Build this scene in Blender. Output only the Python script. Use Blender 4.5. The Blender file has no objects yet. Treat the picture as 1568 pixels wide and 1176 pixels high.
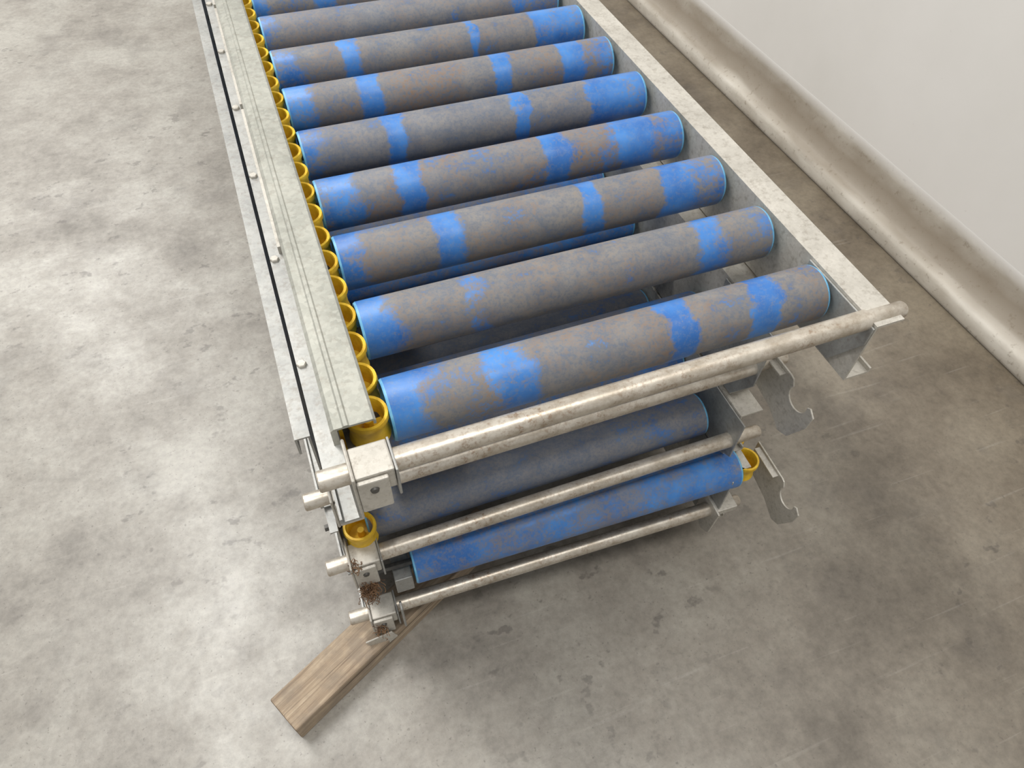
import bpy, bmesh, math, random
from mathutils import Vector, Matrix
random.seed(4)
sc=bpy.context.scene
# ---------------------------------------------------------------- materials
def lin(c):
    return tuple(((v/255)/12.92 if v/255<=.04045 else ((v/255+.055)/1.055)**2.4) for v in c)+(1,)
class NT:
    def __init__(s,name):
        s.m=bpy.data.materials.new(name); s.m.use_nodes=True
        s.t=s.m.node_tree; s.b=s.t.nodes['Principled BSDF']
        s.co=s.t.nodes.new('ShaderNodeTexCoord')
    def n(s,ty,**k):
        o=s.t.nodes.new(ty)
        for a,v in k.items(): setattr(o,a,v)
        return o
    def l(s,a,b): s.t.links.new(a,b)
    def noise(s,scale,detail=4,rough=.6,vec=None,dist=0):
        o=s.n('ShaderNodeTexNoise'); o.inputs['Scale'].default_value=scale
        o.inputs['Detail'].default_value=detail; o.inputs['Roughness'].default_value=rough
        o.inputs['Distortion'].default_value=dist
        s.l(vec if vec is not None else s.co.outputs['Object'],o.inputs['Vector']); return o.outputs['Fac']
    def mapping(s,scale,loc=(0,0,0),rot=(0,0,0)):
        o=s.n('ShaderNodeMapping'); o.inputs['Scale'].default_value=scale; o.inputs['Location'].default_value=loc
        o.inputs['Rotation'].default_value=rot
        s.l(s.co.outputs['Object'],o.inputs['Vector']); return o.outputs['Vector']
    def ramp(s,fac,stops,interp='LINEAR'):
        o=s.n('ShaderNodeValToRGB'); cr=o.color_ramp; cr.interpolation=interp
        while len(cr.elements)<len(stops): cr.elements.new(.5)
        for e,(p,c) in zip(cr.elements,stops):
            e.position=p; e.color=c if isinstance(c,tuple) else (c,c,c,1)
        s.l(fac,o.inputs['Fac']); return o.outputs['Color']
    def mix(s,f,a,b,mode='MIX'):
        o=s.n('ShaderNodeMix',data_type='RGBA',blend_type=mode)
        for sock,v in ((o.inputs[0],f),(o.inputs[6],a),(o.inputs[7],b)):
            if hasattr(v,'links'): s.l(v,sock)
            else: sock.default_value=v
        return o.outputs[2]
    def math(s,op,a,b=0.0,clamp=False):
        o=s.n('ShaderNodeMath',operation=op,use_clamp=clamp)
        for sock,v in ((o.inputs[0],a),(o.inputs[1],b)):
            if hasattr(v,'links'): s.l(v,sock)
            else: sock.default_value=v
        return o.outputs[0]
    def bump(s,h,strength=.2,dist=.002):
        o=s.n('ShaderNodeBump'); o.inputs['Strength'].default_value=strength; o.inputs['Distance'].default_value=dist
        s.l(h,o.inputs['Height']); s.l(o.outputs['Normal'],s.b.inputs['Normal'])
    def out(s,col=None,rough=None,metal=None):
        for k,v in (('Base Color',col),('Roughness',rough),('Metallic',metal)):
            if v is None: continue
            if hasattr(v,'links'): s.l(v,s.b.inputs[k])
            else: s.b.inputs[k].default_value=v
        return s.m

def mat_floor():
    s=NT('polished_concrete')
    big=s.noise(.9,3,.55); mid=s.noise(4.2,9,.7); fine=s.noise(70,6,.72)
    px=s.n('ShaderNodeSeparateXYZ'); s.l(s.co.outputs['Object'],px.inputs[0])
    base=s.ramp(big,[(.3,lin((142,138,130))),(.55,lin((153,149,141))),(.75,lin((163,160,153)))])
    mott=s.ramp(mid,[(.32,lin((104,99,92))),(.45,lin((139,134,126))),(.62,lin((168,165,157)))])
    c=s.mix(.72,base,mott)
    warm=s.math('ADD',s.math('MULTIPLY',px.outputs['X'],.55),.12,True)
    c=s.mix(s.math('MULTIPLY',warm,.95),c,lin((194,181,162)),'MULTIPLY')
    st=s.noise(7,4,.6,vec=s.mapping((1,1,1),(3.1,7.7,0)))
    stm=s.ramp(st,[(.55,0.0),(.68,1.0)])
    st2=s.ramp(s.noise(24,3,.6,vec=s.mapping((1,1.2,1),(9,2,0))),[(.62,0.0),(.68,1.0)])
    area=s.ramp(s.noise(2.1,2,.5,vec=s.mapping((1,1,1),(5,1,0))),[(.42,0.15),(.58,1.0)])
    c=s.mix(s.math('MULTIPLY',stm,.28),c,lin((88,83,78)))
    c=s.mix(s.math('MULTIPLY',s.math('MULTIPLY',st2,area),.5),c,lin((80,75,70)))
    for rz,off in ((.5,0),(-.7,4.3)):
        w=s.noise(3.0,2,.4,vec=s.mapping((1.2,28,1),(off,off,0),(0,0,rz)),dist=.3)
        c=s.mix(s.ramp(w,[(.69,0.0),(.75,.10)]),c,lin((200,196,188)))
    sp=s.noise(160,2,.5)
    c=s.mix(s.ramp(sp,[(.67,0.0),(.72,.45)]),c,lin((90,84,78)))
    fr=s.ramp(fine,[(.3,.80),(.6,1.04)])
    c=s.mix(1.0,c,fr,'MULTIPLY')
    r=s.ramp(mid,[(.3,.50),(.7,.30)])
    s.bump(s.math('ADD',s.math('MULTIPLY',fine,.35),mid),.22,.004)
    s.b.inputs['Specular IOR Level'].default_value=.5
    return s.out(c,r,0.0)
def mat_wall():
    s=NT('wall_panel_paint')
    n=s.noise(2,4)
    c=s.ramp(n,[(.3,lin((223,221,217))),(.7,lin((230,228,225)))])
    sp=s.ramp(s.noise(70,3,.6),[(.72,0.0),(.76,1.0)])
    c=s.mix(s.math('MULTIPLY',sp,.15),c,lin((150,140,130)))
    return s.out(c,.55,0.0)
def mat_foot():
    s=NT('dirty_shaded_wall_foot_coving')
    px=s.n('ShaderNodeSeparateXYZ'); s.l(s.co.outputs['Object'],px.inputs[0])
    n1=s.noise(1.6,3,.5); n2=s.noise(14,5,.6,vec=s.mapping((1,.5,1))); n3=s.noise(60,4,.65)
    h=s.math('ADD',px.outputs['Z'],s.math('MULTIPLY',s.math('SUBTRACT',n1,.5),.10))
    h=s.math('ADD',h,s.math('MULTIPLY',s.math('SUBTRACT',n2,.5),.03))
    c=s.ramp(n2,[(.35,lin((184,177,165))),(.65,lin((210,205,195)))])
    g=s.ramp(h,[(.045,0.0),(.062,.8),(.110,1.0),(.145,.6),(.175,.0)])  # brown band: shade of the cove painted in together with smudged dirt
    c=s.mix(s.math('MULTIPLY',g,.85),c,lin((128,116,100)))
    c=s.mix(s.ramp(n3,[(.58,0.0),(.68,.5)]),c,lin((126,114,98)))
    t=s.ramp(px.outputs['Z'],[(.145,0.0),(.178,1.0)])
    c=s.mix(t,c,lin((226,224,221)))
    e=s.ramp(px.outputs['Z'],[(.0,.85),(.012,0.0)])  # shadow line where foot meets floor, painted into the colour
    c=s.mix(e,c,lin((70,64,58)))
    return s.out(c,.6,0.0)
def mat_galv(name,a=(150,150,145),b=(186,186,180),dirt=.35,metal=.55,rough=.5,sc_=220,sp_=.12):
    s=NT(name)
    v=s.n('ShaderNodeTexVoronoi'); v.inputs['Scale'].default_value=sc_
    s.l(s.co.outputs['Object'],v.inputs['Vector'])
    sp=s.n('ShaderNodeSeparateColor'); s.l(v.outputs['Color'],sp.inputs[0])
    n=s.noise(14,5,.65); n2=s.noise(110,4,.7)
    f=s.math('ADD',s.math('MULTIPLY',sp.outputs[0],sp_),s.math('MULTIPLY',n,.9))
    c=s.ramp(f,[(.25,lin(a)),(.75,lin(b))])
    c=s.mix(s.math('MULTIPLY',s.ramp(n2,[(.50,0.0),(.72,1.0)]),dirt),c,lin((118,106,91)))
    s.bump(n2,.10,.001)
    return s.out(c,rough,metal)
def mat_tube():
    s=NT('zinc_tube_rusty')
    n=s.noise(30,5,.7,vec=s.mapping((1,1.5,1.5))); n2=s.noise(150,5,.75)
    c=s.ramp(n,[(.3,lin((168,157,141))),(.6,lin((208,201,189)))])
    d=s.ramp(n2,[(.50,0.0),(.63,1.0)])
    g=s.ramp(s.noise(11,4,.65),[(.38,.15),(.64,1.0)])
    c=s.mix(s.math('MULTIPLY',s.math('MULTIPLY',d,g),.7),c,lin((136,106,78)))
    s.bump(n2,.18,.001)
    return s.out(c,.36,.65)
def mat_roller(i,dirtstops,amount,brown):
    s=NT('roller_blue_dusty_%d'%i)
    off=(i*1.37,i*2.1,i*.7)
    px=s.n('ShaderNodeSeparateXYZ'); s.l(s.co.outputs['Object'],px.inputs[0])
    nb=s.noise(13,3,.6,vec=s.mapping((1,1,1),off)); nf=s.noise(170,6,.8,vec=s.mapping((1,1,1),off))
    nm=s.noise(26,5,.7,vec=s.mapping((.8,1,1),off))
    x=s.math('DIVIDE',px.outputs['X'],.6)
    x=s.math('ADD',x,s.math('MULTIPLY',s.math('SUBTRACT',nb,.5),.085))
    band=s.ramp(x,[(p,v) for p,v in dirtstops])
    k=s.math('ADD',band,s.math('MULTIPLY',s.math('SUBTRACT',nm,.5),1.9))
    k=s.math('ADD',k,s.math('MULTIPLY',s.math('SUBTRACT',nf,.5),1.3))
    mask=s.ramp(k,[(.25,0.0),(.70,1.0)])
    blue=s.ramp(nb,[(.35,lin((48,102,172))),(.65,lin((70,132,202)))])
    blue=s.mix(s.ramp(nf,[(.48,0.0),(.66,.4)]),blue,lin((126,136,146)))
    dcol=s.ramp(nm,[(.32,lin((100,103,107))),(.62,lin((132,128,120)))])
    dcol=s.mix(s.ramp(nf,[(.41,.4),(.54,0.0)]),dcol,lin((76,86,100)))
    bz=s.ramp(s.noise(15,4,.6,vec=s.mapping((1,1,1),(off[0]+3,1,2))),[(.43,.2),(.6,1.0)])
    dcol=s.mix(s.math('MULTIPLY',s.math('MULTIPLY',s.ramp(nf,[(.45,0.0),(.58,1.0)]),bz),min(1,brown*1.2)),dcol,lin((132,108,82)))
    c=s.mix(s.math('MULTIPLY',mask,amount),blue,dcol)
    s.b.inputs['Specular IOR Level'].default_value=.4
    s.bump(nf,.2,.001)
    r=s.ramp(mask,[(0,.38),(1,.62)])
    return s.out(c,r,0.0)
def mat_simple(name,a,b,scale=40,rough=.5,metal=0.0,bump=.1):
    s=NT(name); n=s.noise(scale,4,.6)
    c=s.ramp(n,[(.35,lin(a)),(.65,lin(b))]); s.bump(n,bump,.001)
    return s.out(c,rough,metal)
def mat_wood():
    s=NT('weathered_timber')
    v=s.mapping((3,70,70)); n=s.noise(1.6,6,.7,vec=v,dist=.5); n2=s.noise(22,5,.65)
    c=s.ramp(n,[(.3,lin((122,104,86))),(.5,lin((162,144,122))),(.7,lin((190,173,150)))])
    c=s.mix(s.math('MULTIPLY',s.ramp(n2,[(.42,0.0),(.62,1.0)]),.55),c,lin((124,113,101)))
    cr=s.noise(1.2,2,.5,vec=s.mapping((2,110,110),(3,3,3)))
    c=s.mix(s.ramp(cr,[(.64,0.0),(.68,.7)]),c,lin((70,56,44)))
    s.bump(n,.5,.003)
    return s.out(c,.8,0.0)
def mat_endgrain():
    s=NT('timber_endgrain')
    w=s.n('ShaderNodeTexWave',wave_type='RINGS',rings_direction='X'); w.inputs['Scale'].default_value=45; w.inputs['Distortion'].default_value=2.5
    s.l(s.mapping((1,1,1),(0,-.05,.08)),w.inputs['Vector'])
    c=s.ramp(w.outputs['Fac'],[(.2,lin((96,76,56))),(.7,lin((142,118,92)))])
    return s.out(c,.85,0.0)

M_galv=mat_galv('galvanised_steel',(146,147,145),(184,184,180),.4)
M_flange=mat_galv('galvanised_flange_light',(174,170,161),(208,204,195),.45,.35,.5)
M_gdark=mat_galv('galvanised_guard_green_grey',(138,139,131),(174,174,165),.3,.4,.5,170,.22)
M_tube=mat_tube()
M_yel=mat_simple('yellow_guide_plastic',(208,164,28),(238,198,54),60,.45)
M_cap=mat_simple('roller_cap_cyan',(80,150,195),(120,185,220),60,.45)
M_dark=mat_simple('axle_dark_steel',(70,70,70),(100,98,94),60,.5,.6)
M_straw=mat_simple('dry_straw',(84,60,42),(140,108,78),60,.8)
M_wood=mat_wood(); M_end=mat_endgrain()

# ---------------------------------------------------------------- mesh helpers
def new_obj(name,bm,mat,parent=None,smooth=False,loc=(0,0,0),bevel=0,mats=None):
    bmesh.ops.recalc_face_normals(bm,faces=bm.faces)
    me=bpy.data.meshes.new(name); bm.to_mesh(me); bm.free()
    o=bpy.data.objects.new(name,me); sc.collection.objects.link(o)
    for m in (mats or [mat]): me.materials.append(m)
    if smooth:
        for f in me.polygons: f.use_smooth=True
        md=o.modifiers.new('es','EDGE_SPLIT'); md.split_angle=math.radians(38)
    if bevel:
        b=o.modifiers.new('bv','BEVEL'); b.width=bevel; b.segments=2; b.limit_method='ANGLE'
    o.location=loc
    if parent: o.parent=parent
    return o
def box(bm,x0,x1,y0,y1,z0,z1):
    v=[bm.verts.new(p) for p in ((x0,y0,z0),(x1,y0,z0),(x1,y1,z0),(x0,y1,z0),(x0,y0,z1),(x1,y0,z1),(x1,y1,z1),(x0,y1,z1))]
    for f in ((0,3,2,1),(4,5,6,7),(0,1,5,4),(1,2,6,5),(2,3,7,6),(3,0,4,7)): bm.faces.new([v[i] for i in f])
def lathe(bm,prof,axis='X',c=(0,0,0),seg=40,mi=None):
    rings=[]
    for a,r in prof:
        ring=[]
        for k in range(seg):
            t=2*math.pi*k/seg; p,q=r*math.cos(t),r*math.sin(t)
            P={'X':(a,p,q),'Z':(p,q,a),'Y':(p,a,q)}[axis]
            ring.append(bm.verts.new((P[0]+c[0],P[1]+c[1],P[2]+c[2])))
        rings.append(ring)
    for j,(A,B) in enumerate(zip(rings,rings[1:])):
        for k in range(seg):
            f=bm.faces.new((A[k],A[(k+1)%seg],B[(k+1)%seg],B[k]))
            if mi: f.material_index=mi[j]
    for R,rr,j in ((rings[0],prof[0][1],0),(rings[-1],prof[-1][1],-1)):
        if rr>1e-6:
            f=bm.faces.new(R)
            if mi: f.material_index=mi[j]
def plate_yz(bm,pts,x0,x1):
    a=[bm.verts.new((x0,y,z)) for y,z in pts]; b=[bm.verts.new((x1,y,z)) for y,z in pts]
    bm.faces.new(a); bm.faces.new(b[::-1]); n=len(pts)
    for i in range(n): bm.faces.new((a[i],a[(i+1)%n],b[(i+1)%n],b[i]))
def prism_y(bm,pts,y0,y1):
    a=[bm.verts.new((x,y0,z)) for x,z in pts]; b=[bm.verts.new((x,y1,z)) for x,z in pts]
    bm.faces.new(a); bm.faces.new(b[::-1]); n=len(pts)
    for i in range(n): bm.faces.new((a[i],a[(i+1)%n],b[(i+1)%n],b[i]))

R=.0385; PITCH=.1324; RL=.6
def roller(parent,y,z,mat,x0=0,name='roller'):
    bm=bmesh.new()
    lathe(bm,[(.006,R-.006),(0,R-.004),(0,R-.0015),(.003,R),(RL-.004,R),(RL-.002,R-.0003),(RL,R-.002),(RL,R-.005),(RL-.006,R-.007)],'X',seg=56,
          mi=[1,1,1,0,1,1,1,1])
    o=new_obj(name,bm,None,parent,True,(x0,y,z),mats=[mat,M_cap])
    bm=bmesh.new()
    lathe(bm,[(-.062,.006),(RL+.010,.006)],'X',seg=6)
    new_obj(name+'_axle',bm,M_dark,parent,False,(x0,y,z))
def cup(bm,c,r=.0255,h=.042):
    lathe(bm,[(0,0.0001),(0,r-.003),(.003,r-.001),(.012,r-.003),(h-.012,r-.003),(h-.006,r),(h,r-.001),(h,r-.0045),(h-.004,r-.006),(.014,r-.007),(.012,.006),(h-.014,.005),(h-.014,.0001)],'Z',c,28)

G=[(0,.15),(.05,.3),(.08,.85),(.2,.85),(.225,.05),(.27,.1),(.29,.95),(.59,.95),(.61,.0),(.645,.0),(.66,.9),(.81,.85),(.83,.0),(.88,.05),(.91,.55),(1,.55)]
tops=[
 ([(0,.0),(.05,.05),(.10,.7),(.2,.65),(.23,.2),(.28,.25),(.32,.95),(.58,.95),(.605,.02),(.645,.02),(.67,.85),(.79,.85),(.815,.05),(.86,.05),(.885,.8),(1,.8)],.93,.6),
 ([(0,.0),(.05,.1),(.10,.95),(.22,.9),(.24,.6),(.27,.65),(.29,.95),(.58,1.),(.605,.68),(.63,1.),(.78,.95),(.82,.2),(.86,.4),(.89,.85),(1,.5)],.94,.45),
 ([(0,.1),(.04,.3),(.08,.8),(.21,.85),(.235,.1),(.28,.2),(.31,.95),(.59,.95),(.605,.02),(.64,.02),(.66,.9),(.80,.9),(.83,.05),(.89,.1),(.91,.5),(1,.5)],.93,.5),
 ([(0,.5),(.05,.2),(.09,.3),(.12,.85),(.19,.85),(.21,.05),(.25,.1),(.27,.8),(.58,.85),(.60,.0),(.64,.0),(.66,.75),(.80,.7),(.82,.0),(.89,.0),(.91,.5),(1,.3)],.9,.95),
 ([(0,.2),(.04,.5),(.08,.9),(.21,.9),(.23,.1),(.27,.15),(.29,1),(.58,1),(.60,.1),(.63,.1),(.64,.9),(.8,.9),(.82,.05),(.9,.05),(.93,.2),(1,.2)],.9,.3),
 ([(0,.1),(.06,.2),(.09,.9),(.19,.9),(.21,.0),(.26,.1),(.28,.9),(.60,.9),(.62,.0),(.65,.0),(.67,.9),(.82,.85),(.84,.0),(.89,.05),(.91,.6),(1,.5)],.92,1.0),
 ([(0,.3),(.05,.5),(.08,.85),(.2,.9),(.22,.1),(.25,.2),(.27,.95),(.60,.95),(.615,.3),(.63,.3),(.64,.95),(.81,.9),(.83,.1),(.88,.05),(.9,.3),(1,.3)],.92,.5),
 ([(0,.4),(.08,.9),(.6,.95),(.61,.6),(.63,.9),(.8,.9),(.84,.5),(1,.6)],.9,.4),
]
for i in range(10):
    k=random.uniform(-.012,.012)
    tops.append(([(min(1,max(0,p+(k if 0<p<1 else 0))),v*random.uniform(.85,1.05)) for p,v in G],.92,random.uniform(.3,.7)))
M_roll=[mat_roller(i,*t) for i,t in enumerate(tops)]
M_lowblue=mat_roller(30,[(0,.3),(.2,.5),(.4,.45),(.55,.65),(.8,.4),(1,.3)],.7,.5)
M_lowgrey=mat_roller(31,[(0,.7),(.3,.9),(.6,.95),(.8,.7),(1,.8)],.86,.1)
M_lowmix=mat_roller(32,[(0,.4),(.3,.8),(.5,.6),(.7,.9),(.85,.4),(1,.5)],.8,.4)

def channel_right(bm,x,zb,zt,y0,y1,w=.043,t=.003):
    prism_y(bm,[(x,zb),(x+w,zb),(x+w,zb+.010),(x+w-t,zb+.010),(x+w-t,zb+t),(x+t,zb+t),(x+t,zt-t),(x+w,zt-t),(x+w,zt),(x,zt)],y0,y1)
def channel_left(bm,x,zb,zt,y0,y1,w=.025,t=.003,lip=.0):
    prism_y(bm,[(x,zb),(x-w,zb),(x-w,zb+.010),(x-w+t,zb+.010),(x-w+t,zb+t),(x-t,zb+t),(x-t,zt-t),(x-w+t,zt-t),(x-w+t,zt-t-lip-.001),(x-w,zt-t-lip-.001),(x-w,zt),(x,zt)],y0,y1)
def hook(bm,x,y,z,s=1.0):
    cy,cz,r=-.038*s,.010*s,.0175*s
    outer=[(.06,.03),(-.012,.03),(-.018,.028)]
    notch=[(cy+r*math.cos(t),cz+r*math.sin(t)) for t in [math.radians(a) for a in range(30,-206,-15)]]
    tail=[(-.060,.018),(-.070,.010),(-.068,-.014),(-.050,-.056),(-.034,-.064),(-.004,-.048),(.06,-.035)]
    P=[(y+a*s,z+b*s) for a,b in outer]+[(y+a,z+b) for a,b in notch]+[(y+a*s,z+b*s) for a,b in tail]
    plate_yz(bm,P,x,x+.003)
    box(bm,x-.012,x,y-.005,y+.06,z+.027,z+.030)

def conveyor(loc,yaw,rz,ry,zt,zb,mats,nroll=18,guide=None,cups=None,web_y0=-.0,hookp=None,L=2.35,tube_r=.0135,rx=0,rxn=None,lw=.025,lip=0):
    e=bpy.data.objects.new('roller_conveyor',None); sc.collection.objects.link(e)
    e.location=loc; e.rotation_euler=(0,0,yaw); e.empty_display_size=.1
    for i in range(nroll): roller(e,ry+i*PITCH,rz,mats[i%len(mats)],rx if (i==0 or rxn is None) else rxn)
    bm=bmesh.new()
    lathe(bm,[(-.012,.009),(-.012,tube_r),(.607,tube_r),(.607,.009)],'X',seg=32)
    lathe(bm,[(-.093,.006),(-.093,.0108),(-.0915,.0120),(-.01,.0120)],'X',seg=28)
    lathe(bm,[(.60,.0112),(.664,.0112),(.667,.009),(.667,.006)],'X',seg=28)
    lathe(bm,[(-.012,tube_r),(.607,tube_r)],'X',(0,L-.1,0),seg=24)
    new_obj('cross_tube',bm,M_tube,e,True)
    bm=bmesh.new(); channel_right(bm,.610,zb,zt,web_y0,L)
    new_obj('side_rail_right',bm,M_flange,e)
    bm=bmesh.new(); channel_left(bm,-.060,zb,zt,web_y0+.02,L,lw,lip=lip)
    new_obj('side_rail_left',bm,M_galv,e)
    bm=bmesh.new()
    box(bm,-.056,-.014,-.020,.020,-.020,.016)
    box(bm,-.060,-.056,-.024,.032,-.052,.020)
    box(bm,-.056,-.022,-.026,-.020,-.046,.012)
    new_obj('end_block_left',bm,M_flange,e,bevel=.0025)
    bm=bmesh.new()
    lathe(bm,[(-.0285,.0001),(-.0285,.004),(-.026,.005),(-.0255,.005)],'Y',(-.039,0,-.004),16)
    new_obj('end_block_bolt',bm,M_dark,e,True)
    bm=bmesh.new()
    plate_yz(bm,[(-.018,zt-.004),(.12,zt-.004),(.12,zb+.005),(.02,zb+.005),(-.018,-.03)],.6065,.6095)
    plate_yz(bm,[(-.022,.015),(.022,.015),(.03,-.04),(.01,-.05),(-.022,-.036)],-.0135,-.0105)
    new_obj('end_plate',bm,M_galv,e,bevel=.001)
    if guide:
        bm=bmesh.new(); g=guide
        prism_y(bm,[(-.060,zt),(-.067,zt),(-.067,g+.0),(-.063,g+.003),(-.021,g+.003),(-.018,g),(-.018,g-.006),(-.021,g-.006),(-.021,g),(-.060,g)],.036,L)
        prism_y(bm,[(-.054,g+.0029),(-.052,g+.0046),(-.048,g+.0046),(-.046,g+.0029)],.036,L)
        new_obj('guide_cover',bm,M_gdark,e)
        bm=bmesh.new()
        for k in range(5):
            y=.36+k*.36
            box(bm,-.0715,-.0675,y,y+.345,zt,zt+.012)
        new_obj('outer_reflection_strip',bm,M_flange,e)  # light-coloured lip added to stand for a bright reflection along the rail
        bm=bmesh.new()
        for k in range(12):
            lathe(bm,[(zt-.0005,.006),(zt+.003,.006),(zt+.004,.005),(zt+.004,.0001)],'Z',(-.079,.16+k*.19,0),6)
        new_obj('rail_bolts',bm,M_flange,e)
    if cups:
        cx,cy,cz,n=cups
        bm=bmesh.new()
        for k in range(n): cup(bm,(cx,cy+k*.0525,cz))
        new_obj('guide_wheels',bm,M_yel,e,True)
        bm=bmesh.new()
        box(bm,cx-.03,cx+.012,cy-.015,min(L,cy+n*.0525),cz-.006,cz-.001)
        new_obj('guide_wheel_strip',bm,M_galv,e)
    if hookp:
        bm=bmesh.new(); hook(bm,*hookp)
        new_obj('hook_plate',bm,M_flange,e,bevel=.0006)
    return e

F1=conveyor((0,-.088,.03),.005,-.03,.088,.004,-.105,M_roll,18,guide=.030,cups=(-.0245,.072,-.044,42),web_y0=-.018,lip=.012)
F2=conveyor((-.036,.012,-.167),.007,-.03,.155,.085,-.10,[M_lowmix,M_lowgrey,M_lowblue],16,hookp=(.642,-.03,-.02,1.2),web_y0=.022,lw=.020,lip=.03)
F3=conveyor((-.040,-.007,-.34),.0,.005,.065,.068,-.055,[M_lowgrey,M_lowmix],17,cups=(-.03,.03,.004,30),web_y0=.0,rx=-.02,rxn=.006,lw=.012)
F4=conveyor((-.037,-.017,-.537),-.034,.112,.02,.13,-.062,[M_lowblue,M_lowmix],17,cups=(.652,.018,.088,2),web_y0=.0,hookp=(.70,-.02,.085,1.15),rx=.03,rxn=.006,lw=.012)

bm=bmesh.new()
plate_yz(bm,[(-.034,.055),(-.022,.06),(-.008,.03),(-.008,-.055),(-.020,-.062),(-.034,-.02)],-.006,-.002)
box(bm,-.004,.026,.0,.05,.045,.095)
new_obj('foot_bracket',bm,M_galv,F4,bevel=.0015)
bm=bmesh.new()
prism_y(bm,[(-.078,-.045),(-.030,-.030),(-.022,-.058),(-.046,-.088),(-.066,-.082)],-.034,-.031)
new_obj('foot_tab',bm,M_flange,F4,bevel=.001)
bm=bmesh.new()
plate_yz(bm,[(-.030,.026),(.03,.030),(.03,-.05),(-.006,-.070),(-.026,-.052)],.600,.604)
box(bm,.604,.646,-.022,.03,.010,.026)
new_obj('foot_bracket_right',bm,M_flange,F4,bevel=.0012)

def debris(parent,c,rad,n,seed):
    rnd=random.Random(seed)
    cu=bpy.data.curves.new('dry_plant_debris','CURVE'); cu.dimensions='3D'; cu.bevel_depth=.0005; cu.bevel_resolution=1
    for i in range(n):
        sp=cu.splines.new('POLY'); m=6; sp.points.add(m-1)
        p=Vector([rnd.gauss(0,rad*.42) for _ in range(3)]); d=Vector([rnd.gauss(0,1) for _ in range(3)]).normalized()
        for j in range(m):
            sp.points[j].co=(p.x*.8,p.y,p.z,1)
            d=(d+Vector([rnd.gauss(0,.5) for _ in range(3)])-p*12).normalized(); p=p+d*rad*.2
    o=bpy.data.objects.new('dry_plant_debris',cu); sc.collection.objects.link(o); cu.materials.append(M_straw)
    o.location=c; o.parent=parent
debris(F3,(-.040,-.030,-.052),.020,200,1)
debris(F4,(-.045,-.030,-.012),.014,60,2)
debris(F3,(-.050,-.018,.016),.012,35,3)

# ---------------------------------------------------------------- timber
FZ=-.655
def timber(loc,ang,L,w,h):
    bm=bmesh.new(); box(bm,0,L,0,w,0,h)
    for f in bm.faces:
        cx=f.calc_center_median().x
        if abs(cx)<1e-6 or abs(cx-L)<1e-6: f.material_index=1
    o=new_obj('timber_beam',bm,None,None,bevel=.003,mats=[M_wood,M_end]); o.location=loc; o.rotation_euler=(0,0,ang); return o
timber((-.258,-.142,FZ),math.radians(27),.50,.072,.055)
timber((-.15,1.2,FZ),math.radians(4),.9,.08,.055)

# ---------------------------------------------------------------- room
bm=bmesh.new(); box(bm,-6,1.75,-3,9,FZ-.1,FZ); new_obj('floor',bm,mat_floor())
wa=math.radians(.75)
def wallobj(name,bm,mat,smooth=False):
    o=new_obj(name,bm,mat,None,smooth); o.location=(1.522,.04,FZ); o.rotation_euler=(0,0,wa); return o
bm=bmesh.new(); box(bm,.055,.17,-3,9,0,3.6); wallobj('wall_right',bm,mat_wall())
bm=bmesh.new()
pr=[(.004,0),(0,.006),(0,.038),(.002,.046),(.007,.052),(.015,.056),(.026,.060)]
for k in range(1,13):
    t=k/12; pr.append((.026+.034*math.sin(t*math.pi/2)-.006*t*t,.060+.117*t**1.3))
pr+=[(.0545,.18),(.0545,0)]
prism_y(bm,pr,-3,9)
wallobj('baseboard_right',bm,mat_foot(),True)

# ---------------------------------------------------------------- lights
def area(name,loc,size,size_y,power,rot=(0,0,0),col=(1,.978,.945)):
    l=bpy.data.lights.new(name,'AREA'); l.shape='RECTANGLE'; l.size=size; l.size_y=size_y; l.energy=power; l.color=col
    o=bpy.data.objects.new(name,l); sc.collection.objects.link(o); o.location=loc; o.rotation_euler=rot; return o
area('ceiling_light',(-1.9,5.4,3.2),1.6,2.2,165)
area('ceiling_light',(-1.2,1.8,3.2),.4,2.4,128)
area('ceiling_light',(.3,-.8,3.2),2.0,.8,56)
w=bpy.data.worlds.new('world'); sc.world=w; w.use_nodes=True
w.node_tree.nodes['Background'].inputs[0].default_value=(1,.985,.955,1)
w.node_tree.nodes['Background'].inputs[1].default_value=.53
sc.view_settings.view_transform='Standard'

# ---------------------------------------------------------------- camera
yaw,pit,roll=.39289,.91107,.04508
f=Vector((math.sin(yaw)*math.cos(pit),math.cos(yaw)*math.cos(pit),-math.sin(pit)))
r=Vector((math.cos(yaw),-math.sin(yaw),0)); u=r.cross(f)
r2=r*math.cos(roll)+u*math.sin(roll); u2=r2.cross(f)
cd=bpy.data.cameras.new('camera'); cam=bpy.data.objects.new('camera',cd); sc.collection.objects.link(cam)
m=Matrix.Identity(4)
for i in range(3): m[i][0]=r2[i]; m[i][1]=u2[i]; m[i][2]=-f[i]
m[0][3],m[1][3],m[2][3]=-0.05067,-0.50384,0.68669
cam.matrix_world=m; cd.sensor_width=36; cd.lens=36*1090.44/1568; cd.clip_start=.01
sc.camera=cam
